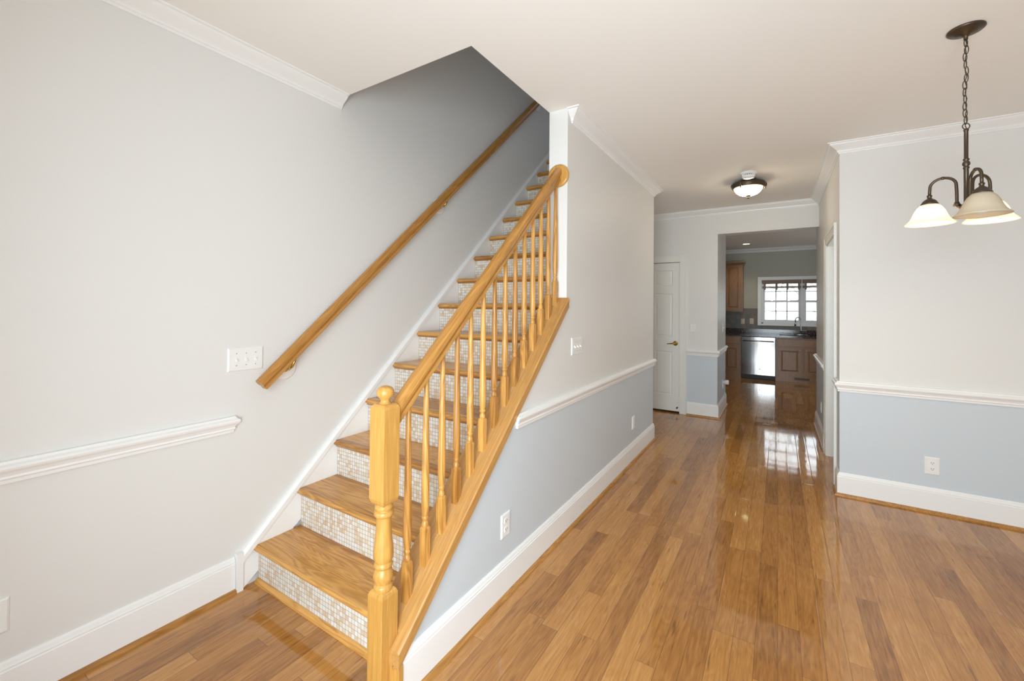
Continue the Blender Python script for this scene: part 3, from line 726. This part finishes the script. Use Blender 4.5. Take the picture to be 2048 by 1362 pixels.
def outlet_y(y, x0, x1, z0, z1, label, mat='plastic', cat='outlet', rocker=False):
    t_ = thing('wall_outlet' if not rocker else 'light_switch', ((x0 + x1) / 2, y, z0), label, cat)
    MB().rounded_plate_xz(y - .0005, y - .007, x0, x1, z0, z1).build('plate', M[mat], t_)
    xc, zc = (x0 + x1) / 2, (z0 + z1) / 2
    if rocker:
        MB().box(xc - .005, xc + .005, y - .0078, y - .0065, zc - .013, zc + .013).box(xc - .0035, xc + .0035, y - .017, y - .007, zc - .009, zc - .001).build('toggle', M[mat if mat == 'plastic' else 'plastic'], t_)
        return t_
    for dz in (-.021, .021):
        oc = ((-.7, -1), (.7, -1), (1, -.5), (1, .5), (.7, 1), (-.7, 1), (-1, .5), (-1, -.5))
        r_ = MB().loft([[(xc + p * .017, y - .006, zc + dz + q * .014) for p, q in oc], [(xc + p * .0165, y - .009, zc + dz + q * .0135) for p, q in oc]]).build('receptacle', M[mat], t_)
        sm = MB()
        for p in (-.006, .006): sm.box(xc + p - .0012, xc + p + .0012, y - .0094, y - .0088, zc + dz - .001, zc + dz + .007)
        sm.lathe([(.0, -.0088), (.0024, -.0088), (.0024, -.0094), (.0, -.0094)], (xc, y, zc + dz - .006), 10, 'Y')
        sm.build('slot', M['slot'], r_)['label'] = 'dark slots'
    return t_
outlet_y(YR, .889, .969, .267, .391, 'white duplex outlet on the blue part of the right wall')
outlet_y(YB, -1.008, -.936, 1.110, 1.221, 'white single toggle switch between closet door and kitchen opening', 'plastic', 'switch', True)
TILE_Y = YK - .012
outlet_y(TILE_Y, -.700, -.622, 1.092, 1.212, 'almond switch on the slate backsplash left of the sink window', 'almond', 'switch', True)
outlet_y(TILE_Y, -.528, -.450, 1.096, 1.220, 'almond outlet on the slate backsplash nearest the sink window', 'almond')
# switch seen edge-on and plugged-in freshener on the passage wall
toggles_x(XO, 6.70, 6.775, 1.10, 1.225, 1, 'toggle switch on the passage wall leading to the kitchen')
outlet_x(XO, 6.70, 6.775, .30, .415, 'outlet holding a white plug-in on the passage wall to the kitchen')
af = thing('air_freshener', (XO + .02, 6.738, .34), 'white plug-in air freshener in the passage wall outlet', 'air freshener')
MB().lathe([(.0, .0095), (.022, .0095), (.022, .03), (.03, .035), (.034, .06), (.030, .078), (.0, .082)], (XO, 6.738, .385), 20, 'X').build('body', M['plastic'], af)
MB().box(XO + .0815, XO + .084, 6.728, 6.748, .370, .395).build('vent', M['slot'], af)['label'] = 'dark vent'

# ------------------------------------------------------------------ kitchen
YC = 9.97                                   # front of the base cabinets
def shaker(x0, x1, z0, z1, y, name, parent, fr=.058, mat='cabinet'):
    return panel_face(MB(), x0, x1, z0, z1, y, .019, [(x0 + fr, x1 - fr, z0 + fr, z1 - fr)], rec=.007, rise=.006, inset=.03).build(name, M[mat], parent, bevel=.001)
def slab_front(x0, x1, z0, z1, y, name, parent):
    return MB().box(x0, x1, y, y + .019, z0, z1).build(name, M['cabinet'], parent, bevel=.004)
def cab_body(x0, x1, parent):
    return MB().box(x0, x1, YC + .02, YK - .001, .105, .862).box(x0, x1, YC + .005, YC + .02, .105, .862).box(x0, x1, YC + .004, YK - .001, 0, .105).build('body', M['cabinet'], parent)
def knob(x, y, z, parent):
    return MB().lathe([(.0, 0), (.006, 0), (.005, -.010), (.013, -.016), (.014, -.022), (.009, -.027), (.0, -.028)], (x, y, z), 16, 'Y').build('knob', M['knob'], parent)
bc = thing('base_cabinet', (-1.0, YC, 0), 'orange maple base cabinet left of the dishwasher', 'cabinet')
cab_body(-1.34, -.650, bc)
slab_front(-1.31, -.672, .706, .845, YC - .014, 'drawer_front', bc)
shaker(-.985, -.675, .128, .664, YC - .014, 'cabinet_door', bc); shaker(-1.31, -.995, .128, .664, YC - .014, 'cabinet_door', bc)
dw = thing('dishwasher', (-.345, YC, 0), 'stainless steel dishwasher between the maple base cabinets', 'dishwasher')
MB().box(-.646, -.050, YC + .02, YK - .01, .085, .855).build('body', M['black'], dw)
m = MB()
n = 10   # gently bowed stainless door
ring = lambda z: [(-.643 + .59 * i / n, YC - .028 - .006 * math.sin(PI * i / n), z) for i in range(n + 1)] + [(-.053, YC + .02, z), (-.643, YC + .02, z)]
m.loft([ring(.092), ring(.852)])
d_ = m.build('door_panel', M['steel'], dw)
m = MB().tube([(-.61, YC - .03, .775), (-.61, YC - .062, .775), (-.60, YC - .070, .775), (-.09, YC - .070, .775), (-.08, YC - .062, .775), (-.08, YC - .03, .775)], .010, 12)
m.build('handle', M['steel'], d_)
MB().box(-.643, -.053, YC + .005, YC + .03, .005, .088).build('kick_plate', M['black'], dw)['label'] = 'black kick plate'
MB().lathe([(.0, -.033), (.012, -.033), (.011, -.037), (.0, -.038)], (-.315, YC, .21), 16, 'Y').build('badge', M['nickel'], d_)
sc_ = thing('sink_cabinet', (.43, YC, 0), 'wide maple sink cabinet with two doors under the window', 'cabinet')
MB().box(-.046, .875, YC + .005, YK - .001, .105, .690).box(-.046, .875, YC + .005, YC + .03, .69, .862).box(-.046, -.02, YC + .03, YK - .001, .69, .862).box(.85, .875, YC + .03, YK - .001, .69, .862).box(-.046, .875, YC + .004, YK - .001, 0, .105).build('body', M['cabinet'], sc_)
slab_front(-.022, .85, .694, .838, YC - .014, 'drawer_front', sc_)
for a, b, kx in ((-.012, .385, .354), (.428, .83, .458)):
    d_ = shaker(a, b, .145, .668, YC - .014, 'cabinet_door', sc_); knob(kx, YC - .014, .628, d_)
vt = MB().box(.262, .525, YC - .003, YC + .004, .040, .100)
vt = vt.build('floor_register', M['cabinet'], None); tag(vt, 'brown vent register in the toe kick below the sink cabinet', 'vent')
m = MB()
for i in range(14): m.box(.272 + i * .0175, .272 + i * .0175 + .011, YC - .0045, YC - .0025, .048, .092)
m.build('louver_opening', M['slot'], vt)['kind'] = 'stuff'
# more base cabinet to the right, beyond the hall wall edge
bc2 = thing('base_cabinet', (1.5, YC, 0), 'maple base cabinet right of the sink cabinet', 'cabinet')
cab_body(.88, 2.2, bc2); shaker(.90, 1.5, .128, .664, YC - .014, 'cabinet_door', bc2); shaker(1.52, 2.18, .128, .664, YC - .014, 'cabinet_door', bc2)
slab_front(.90, 2.18, .70, .845, YC - .014, 'drawer_front', bc2)

ct = thing('countertop', (.4, 10.3, .865), 'dark granite countertop along the kitchen wall', 'countertop')
SXA, SXB, SYA, SYB = .02, .74, 10.06, 10.36
m = MB()
m.box(-1.34, SXA, YC - .03, YK - .001, .866, .905).box(SXB, 2.2, YC - .03, YK - .001, .866, .905)
m.box(SXA, SXB, YC - .03, SYA, .866, .905).box(SXA, SXB, SYB, YK - .001, .866, .905)
m.build('slab', M['granite'], ct)
MB().box(-1.34, 2.2, YK - .021, YK - .001, .905, .995).build('upstand', M['granite'], ct)
sk_ = thing('kitchen_sink', (.38, 10.2, .70), 'dark undermount sink in the granite countertop', 'sink')
m = MB()
m.box(SXA + .001, SXB - .001, SYA + .001, SYB - .001, .70, .71)
m.box(SXA + .001, SXA + .012, SYA + .001, SYB - .001, .71, .864).box(SXB - .012, SXB - .001, SYA + .001, SYB - .001, .71, .864)
m.box(SXA + .001, SXB - .001, SYA + .001, SYA + .012, .71, .864).box(SXA + .001, SXB - .001, SYB - .012, SYB - .001, .71, .864)
m.build('basin', M['black'], sk_)
MB().lathe([(.0, .711), (.04, .711), (.04, .714), (.0, .7145)], (.38, 10.2, 0), 20).build('drain', M['steel'], sk_)
# faucet
FX, FY = .392, 10.44
fc = thing('faucet', (FX, FY, .905), 'tall brushed nickel pull-down faucet in front of the window', 'faucet')
m = MB().loft([[(FX + a * .115, FY + b * .028, z) for a, b in [(math.cos(t) if abs(math.cos(t)) < .9 else math.copysign(.95, math.cos(t)), math.sin(t)) for t in [2 * PI * i / 24 for i in range(24)]]] for z in (.9055, .913)])
m.build('base_plate', M['nickel'], fc)
pts = [(FX, FY, .91), (FX, FY, 1.0), (FX, FY, 1.16)] + [(FX - .048 + .048 * math.cos(a), FY - .03 * (1 - math.cos(a)), 1.20 + .062 * math.sin(a)) for a in [PI * i / 12 for i in range(0, 12)]] + [(FX - .094, FY - .06, 1.17)]
MB().tube(pts, [.017, .014, .0125] + [.0115] * 12 + [.0115], 14).build('neck', M['nickel'], fc)
MB().tube([(FX - .094, FY - .06, 1.175), (FX - .096, FY - .06, 1.14), (FX - .099, FY - .06, 1.085)], [.012, .014, .016], 14).build('spray_head', M['nickel'], fc)
MB().tube([(FX, FY, .99), (FX + .045, FY, .992), (FX + .105, FY, 1.005)], [.013, .011, .006], 12).build('handle', M['nickel'], fc)
# backsplash
bs = MB().box(-1.34, WNX0 - .072, YK - .011, YK - .001, .996, 1.439).box(WNX0 - .072, WNX1 + .072, YK - .011, YK - .001, .996, WNZ0 - .042).box(WNX1 + .072, 2.2, YK - .011, YK - .001, .996, 1.439)
tag(bs.build('backsplash', M['slate']), 'brown slate tile backsplash above the granite upstand', 'backsplash')
# wall cabinet
wc = thing('wall_cabinet', (-1.0, 10.4, 1.36), 'orange maple wall cabinet hanging left of the kitchen window', 'cabinet')
MB().box(-1.34, -.640, 10.27, YK - .001, 1.360, 2.39).build('body', M['cabinet'], wc)
shaker(-.985, -.665, 1.385, 2.362, 10.251, 'cabinet_door', wc, .062); shaker(-1.32, -.995, 1.385, 2.362, 10.251, 'cabinet_door', wc, .062)
m = MB().run([(0, 2.375), (.012, 2.378), (.02, 2.395), (.036, 2.412), (.038, 2.436), (0, 2.436)], [(-1.34, 10.25), (-.640, 10.25), (-.640, YK - .002)])
m.build('cornice', M['cabinet'], wc)

# kitchen window: two double hung sashes with grids
wn = sthing('window_1', ((WNX0 + WNX1) / 2, YK + .05, WNZ0), 'white double hung grid window pair above the kitchen sink', 'window')
m = MB()
for a, b in ((WNX0 - .072, WNX0), (WNX1, WNX1 + .072)): m.box(a, b, YK - .018, YK, WNZ0 - .042, WNZ1 + .07)
m.box(WNX0, WNX1, YK - .018, YK, WNZ1, WNZ1 + .07).box(WNX0, WNX1, YK - .022, YK, WNZ0 - .042, WNZ0)
m.build('casing', M['trim'], wn, bevel=.003)
m = MB()
m.box(WNX0, WNX0 + .03, YK, YK + .12, WNZ0, WNZ1).box(WNX1 - .03, WNX1, YK, YK + .12, WNZ0, WNZ1)
m.box(WNX0, WNX1, YK, YK + .12, WNZ0, WNZ0 + .025).box(WNX0, WNX1, YK, YK + .12, WNZ1 - .025, WNZ1).box(.390, .455, YK + .01, YK + .12, WNZ0, WNZ1)
m.build('frame', M['white_vinyl'], wn, bevel=.002)
for xa, xb in ((WNX0 + .03, .390), (.455, WNX1 - .03)):
    for nm, za, zb, yy in (('lower_sash', WNZ0 + .025, 1.600, YK + .035), ('upper_sash', 1.585, WNZ1 - .025, YK + .070)):
        s_ = MB(); w_ = .034; wb = .06 if nm == 'lower_sash' else .032
        s_.box(xa, xa + w_, yy, yy + .03, za, zb).box(xb - w_, xb, yy, yy + .03, za, zb).box(xa + w_, xb - w_, yy, yy + .03, za, za + wb).box(xa + w_, xb - w_, yy, yy + .03, zb - .03, zb)
        gx0, gx1, gz0, gz1 = xa + w_, xb - w_, za + wb, zb - .03
        for f_ in (1 / 3, 2 / 3): x_ = gx0 + (gx1 - gx0) * f_; s_.box(x_ - .011, x_ + .011, yy + .006, yy + .024, gz0, gz1)
        z_ = (gz0 + gz1) / 2; s_.box(gx0, gx1, yy + .006, yy + .024, z_ - .009, z_ + .009)
        so = s_.build(nm, M['white_vinyl'], wn)
        MB().box(gx0, gx1, yy + .013, yy + .017, gz0, gz1).build('pane', M['glass'], so)
        if nm == 'lower_sash':
            for f_ in (.22, .72):
                x_ = gx0 + (gx1 - gx0) * f_
                MB().prism_xz([(x_ - .03, zb), (x_ - .018, zb + .008), (x_, zb + .016), (x_ + .018, zb + .008), (x_ + .03, zb)], yy + .004, yy + .022).build('sash_lock', M['nickel'], so)
# raised wooden blinds
for i, (xa, xb, lab) in enumerate(((-.297, .405, 'raised brown wooden blind with cloth tapes in left half of kitchen window'), (.425, 1.14, 'raised brown wooden blind in right half of kitchen window'))):
    wb_ = thing('window_blind', ((xa + xb) / 2, YK - .01, 1.83), lab, 'blind')
    MB().box(xa, xb, YK - .010, YK - .002 + .03, 1.985, 2.04).box(xa, xb, YK - .014, YK - .010, 1.978, 2.043).build('valance', M['blind'], wb_)
    MB().box(xa + .005, xb - .005, YK - .004, YK + .028, 1.962, 1.984).build('head_rail', M['blind'], wb_)
    m = MB()
    for j in range(9): m.box(xa + .004, xb - .004, YK - .004, YK + .030, 1.869 + j * .0052, 1.8725 + j * .0052)
    m.build('slat_stack', M['blind'], wb_)
    for f_ in (.08, .38, .66, .94):
        x_ = xa + (xb - xa) * f_
        tp = MB().box(x_ - .017, x_ + .017, YK - .0065, YK - .0045, 1.845, 1.985).box(x_ - .013, x_ + .013, YK - .0065, YK - .001, 1.831, 1.845)
        tp.build('tape', M['blind'], wb_)
# recessed ceiling lights
def can(x, y, label, on, lit=.062):
    t_ = thing('recessed_light', (x, y, CH - .006), label, 'ceiling light')
    MB().lathe([(lit, CH - .002), (lit + .004, CH - .006), (lit + .022, CH - .005), (lit + .026, CH - .0005), (lit, CH - .0005)], (x, y, 0), 36, closed_ends=False).build('trim_ring', M['trim'], t_)
    MB().lathe([(.0, CH - .003), (lit, CH - .003), (lit, CH - .0008), (.0, CH - .0008)], (x, y, 0), 36).build('lamp', M['can_on'] if on else M['bulb_off'], t_)
    if on:
        d = bpy.data.lights.new('recessed_lamp', 'SPOT'); d.energy = 14; d.spot_size = 2.2; d.spot_blend = .6; d.color = (1, .86, .62); d.shadow_soft_size = .05
        o = bpy.data.objects.new('recessed_lamp', d); COL.objects.link(o); o.location = (x, y, CH - .03)
can(-.545, 9.68, 'glowing recessed ceiling light in the kitchen', True)
can(.234, 10.40, 'unlit recessed ceiling light over the sink, left of two', False, .04)
can(.637, 10.42, 'unlit recessed ceiling light over the sink, right of two', False, .04)

# ------------------------------------------------------------------ smoke detector and hall ceiling lamp
sd = thing('smoke_detector', (-.241, 4.59, CH - .05), 'round white smoke detector on the hall ceiling in front of the lamp', 'smoke detector')
c = (-.241, 4.59, 0)
MB().lathe([(.0, CH - .0005), (.070, CH - .0005), (.070, CH - .012), (.060, CH - .018), (.055, CH - .020), (.0, CH - .020)], c, 36).build('base', M['plastic'], sd)
MB().lathe([(.050, CH - .019), (.050, CH - .032), (.0, CH - .032)], c, 36).build('vent_ring', M['slot'], sd)
m = MB()
for i in range(20):
    a = 2 * PI * i / 20; m.box(c[0] + .0505 * math.cos(a) - .004, c[0] + .0505 * math.cos(a) + .004, c[1] + .0505 * math.sin(a) - .004, c[1] + .0505 * math.sin(a) + .004, CH - .033, CH - .019)
m.build('vent_rib', M['plastic'], sd)['kind'] = 'stuff'
MB().lathe([(.054, CH - .032), (.056, CH - .040), (.050, CH - .052), (.035, CH - .058), (.0, CH - .060)], c, 36).build('cover', M['plastic'], sd)

fx = thing('flush_mount_light', (-.257, 4.86, CH - .16), 'lit flush ceiling lamp with dark bronze ring and ribbed amber glass bowl', 'ceiling light')
c = (-.257, 4.86, 0)
MB().lathe([(.0, CH - .0005), (.075, CH - .0005), (.085, CH - .02), (.125, CH - .026), (.148, CH - .034), (.157, CH - .048), (.155, CH - .058), (.146, CH - .064), (.150, CH - .072), (.142, CH - .082), (.128, CH - .086), (.126, CH - .076), (.0, CH - .07)], c, 48).build('ring', M['bronze'], fx)
for i in range(3):
    a = 2.2 + i * 2 * PI / 3
    MB().lathe([(.0, -.104), (.006, -.100), (.007, -.092), (.004, -.086), (.011, -.082), (.016, -.066), (.016, -.048), (.010, -.036), (.0, -.033)], (c[0] + .147 * math.cos(a), c[1] + .147 * math.sin(a), CH), 14).build('ornament', M['bronze'], fx)
MB().lathe([(.126, CH - .078), (.122, CH - .095), (.108, CH - .120), (.084, CH - .141), (.055, CH - .154), (.015, CH - .160)], c, 144, closed_ends=False, rib=.012, nrib=36).build('glass_bowl', M['ribbed'], fx)
MB().lathe([(.0, CH - .152), (.026, CH - .155), (.024, CH - .162), (.010, CH - .166), (.009, CH - .171), (.014, CH - .176), (.012, CH - .183), (.0, CH - .187)], c, 20).build('finial', M['bronze'], fx)
for sx in (-.045, .045):
    MB().lathe([(.0, CH - .083), (.014, CH - .085), (.022, CH - .10), (.020, CH - .118), (.0, CH - .126)], (c[0] + sx, c[1], 0), 14).build('bulb', M['flush_bulb'], fx)

# ------------------------------------------------------------------ chandelier
CX, CYY = .728, 2.74
ch = thing('chandelier', (CX, CYY, 1.83), 'bronze three arm chandelier with alabaster glass bell shades on a chain', 'chandelier')
MB().lathe([(.0, CH - .0005), (.064, CH - .0005), (.065, CH - .006), (.058, CH - .012), (.040, CH - .016), (.036, CH - .022), (.018, CH - .026), (.012, CH - .032), (.008, CH - .036), (.007, CH - .05), (.0, CH - .05)], (CX, CYY, 0), 40).build('canopy', M['bronze'], ch)
zt, zb = CH - .048, 2.295
nl = 12; pitch = (zt - zb) / nl
wob = [0, .002, -.003, -.002, .003, .001, -.004, -.005, -.003, -.004, -.003, -.001]
for i in range(nl):
    z = zt - (i + .5) * pitch
    a = (.5 if i % 2 == 0 else 2.07) + .25 * math.sin(i * 1.7)
    u = (math.cos(a), math.sin(a), 0)
    MB().torus((CX + wob[i], CYY, z), .0075, .0019, u, (0, 0, 1), 20, 8, sx=(pitch * .5 + .0035) / .0075).build('chain_link', M['bronze'], ch)
MB().torus((CX, CYY, 2.283), .0135, .0022, (math.cos(.3), math.sin(.3), 0), (0, 0, 1), 24, 8).build('loop', M['bronze'], ch)
pts = [(CX + .003 * math.sin(i * 2.1), CYY + .003 * math.cos(i * 1.7), zt - i * (zt - 2.27) / 24) for i in range(25)]
MB().tube(pts, .0018, 6).build('cord', M['bronze'], ch)
MB().lathe([(.0, 2.272), (.006, 2.272), (.009, 2.268), (.009, 2.262), (.0075, 2.258), (.0075, 2.135), (.011, 2.132), (.011, 2.127), (.008, 2.124), (.0125, 2.116), (.0135, 2.110), (.0125, 2.104), (.008, 2.097), (.011, 2.094), (.011, 2.089), (.0085, 2.086), (.0085, 1.93), (.016, 1.925), (.022, 1.912), (.022, 1.902), (.014, 1.892), (.008, 1.884), (.010, 1.876), (.006, 1.868), (.0, 1.864)], (CX, CYY, 0), 24).build('stem', M['bronze'], ch)
AR = .122
ang0 = math.atan2(-.258, .966)      # direction to the right as the viewer sees it
SHADE = [(.024, 1.948), (.032, 1.944), (.045, 1.930), (.056, 1.910), (.064, 1.888), (.072, 1.872), (.083, 1.860), (.0895, 1.854), (.0905, 1.851), (.088, 1.8505), (.0815, 1.857), (.070, 1.868), (.062, 1.884), (.054, 1.907), (.043, 1.927), (.031, 1.940), (.024, 1.944)]
def ellip(t_): return None
for i, (th, lit) in enumerate(((math.radians(172), True), (math.radians(-68), False), (math.radians(52), True))):
    a = ang0 + th
    e = Vector((math.cos(a), math.sin(a), 0))
    o = Vector((CX, CYY, 0))
    P = lambda r, z: tuple(o + e * r + Vector((0, 0, z)))
    pts = [P(.012, 1.918), P(.022, 1.915), P(.029, 1.922), P(.030, 1.94), P(.0305, 1.99), P(.032, 2.02)]
    pts += [P(.0765 + .0445 * math.cos(t_), 2.022 + .040 * math.sin(t_)) for t_ in [PI - PI * k / 14 for k in range(1, 14)]]
    pts += [P(.1215, 2.01), P(AR, 1.985)]
    am = MB().tube(pts, .0062, 10)
    k = P(.0765, 2.062); am.lathe([(.0, -.008), (.006, -.006), (.0095, 0), (.006, .006), (.0, .008)], (k[0], k[1], k[2]), 14)
    k = P(.030, 1.932); am.lathe([(.0, -.012), (.013, -.010), (.014, -.004), (.009, .002), (.009, .008), (.0, .010)], k, 14)
    ao = am.build('arm', M['bronze'], ch)
    cc = P(AR, 0)
    MB().lathe([(.0, 1.992), (.009, 1.990), (.010, 1.984), (.0075, 1.980), (.009, 1.974), (.018, 1.968), (.026, 1.960), (.029, 1.952), (.032, 1.950), (.032, 1.946), (.027, 1.944), (.033, 1.940), (.034, 1.936), (.030, 1.934), (.0, 1.938)], cc, 28).build('socket_cup', M['bronze'], ao)
    sh = MB().lathe(SHADE, cc, 48, closed_ends=False).build('lamp_shade', M['alabaster_lit'] if lit else M['alabaster'], ch)
    sh['label'] = 'lit cream alabaster bell shade' if lit else 'unlit cream alabaster bell shade, nearest the viewer'
    MB().lathe([(.0, 1.938), (.012, 1.936), (.013, 1.920), (.020, 1.902), (.0255, 1.885), (.023, 1.868), (.012, 1.858), (.0, 1.856)], cc, 20).build('bulb', M['bulb_on'] if lit else M['bulb_off'], ch)

# ------------------------------------------------------------------ assumed front window behind the viewer
for i, (a, b, z0, z1) in enumerate(WX):
    w_ = sthing('window_%d' % (i + 2), ((a + b) / 2, YF - .06, z0), 'assumed white front window behind the viewer', 'window')
    m = MB()
    m.box(a, a + .05, YF - .10, YF, z0, z1).box(b - .05, b, YF - .10, YF, z0, z1).box(a, b, YF - .10, YF, z0, z0 + .05).box(a, b, YF - .10, YF, z1 - .05, z1)
    m.build('frame', M['white_vinyl'], w_)


# ------------------------------------------------------------------ outside the kitchen window
struct(MB().box(-30, 30, YK + .13, 70, -1.3, -1.0).build('ground', M['leaf_ground']), 'leaf covered ground outside the kitchen window', 'ground')
def tree(x, y, h, seed, label):
    rnd = random.Random(seed); m = MB()
    def branch(p, d, ln, r, lev):
        pts = [p]; q = Vector(p); dd = Vector(d)
        for k in range(4):
            dd = (dd + Vector((rnd.uniform(-.14, .14), rnd.uniform(-.14, .14), rnd.uniform(-.02, .12)))).normalized()
            q = q + dd * (ln / 4); pts.append(tuple(q))
        m.tube(pts, [r * (1 - .16 * k) for k in range(5)], 5)
        if lev >= 3: return
        for _ in range(5 if lev == 0 else 4):
            k = rnd.randint(1 if lev else 2, 4); s = Vector(pts[k])
            az = rnd.uniform(0, 2 * PI); nd = (dd * .7 + Vector((math.cos(az), math.sin(az), .35)) * .8).normalized()
            branch(tuple(s), nd, ln * rnd.uniform(.45, .62), r * .45, lev + 1)
    branch((x, y, -1.02), (0, 0, 1), h, .05, 0)
    for _ in range(7):
        az = rnd.uniform(0, 2 * PI); z = rnd.uniform(.4, 3.0)
        branch((x, y, z), Vector((math.cos(az), math.sin(az), .45)).normalized(), rnd.uniform(1.2, 2.2), .035, 1)
    tag(m.build('bare_tree', M['bark']), label, 'tree', 'bare trees outside the kitchen window')
for i in range(8):
    tree(-1.8 + i * .95 + random.uniform(-.25, .25), 17 + (i * 3 % 8) * 3.2, 5.5, 100 + i, 'bare grey winter tree seen through the kitchen window')

for o in list(bpy.data.objects):
    if '_o' in o.keys(): del o['_o']
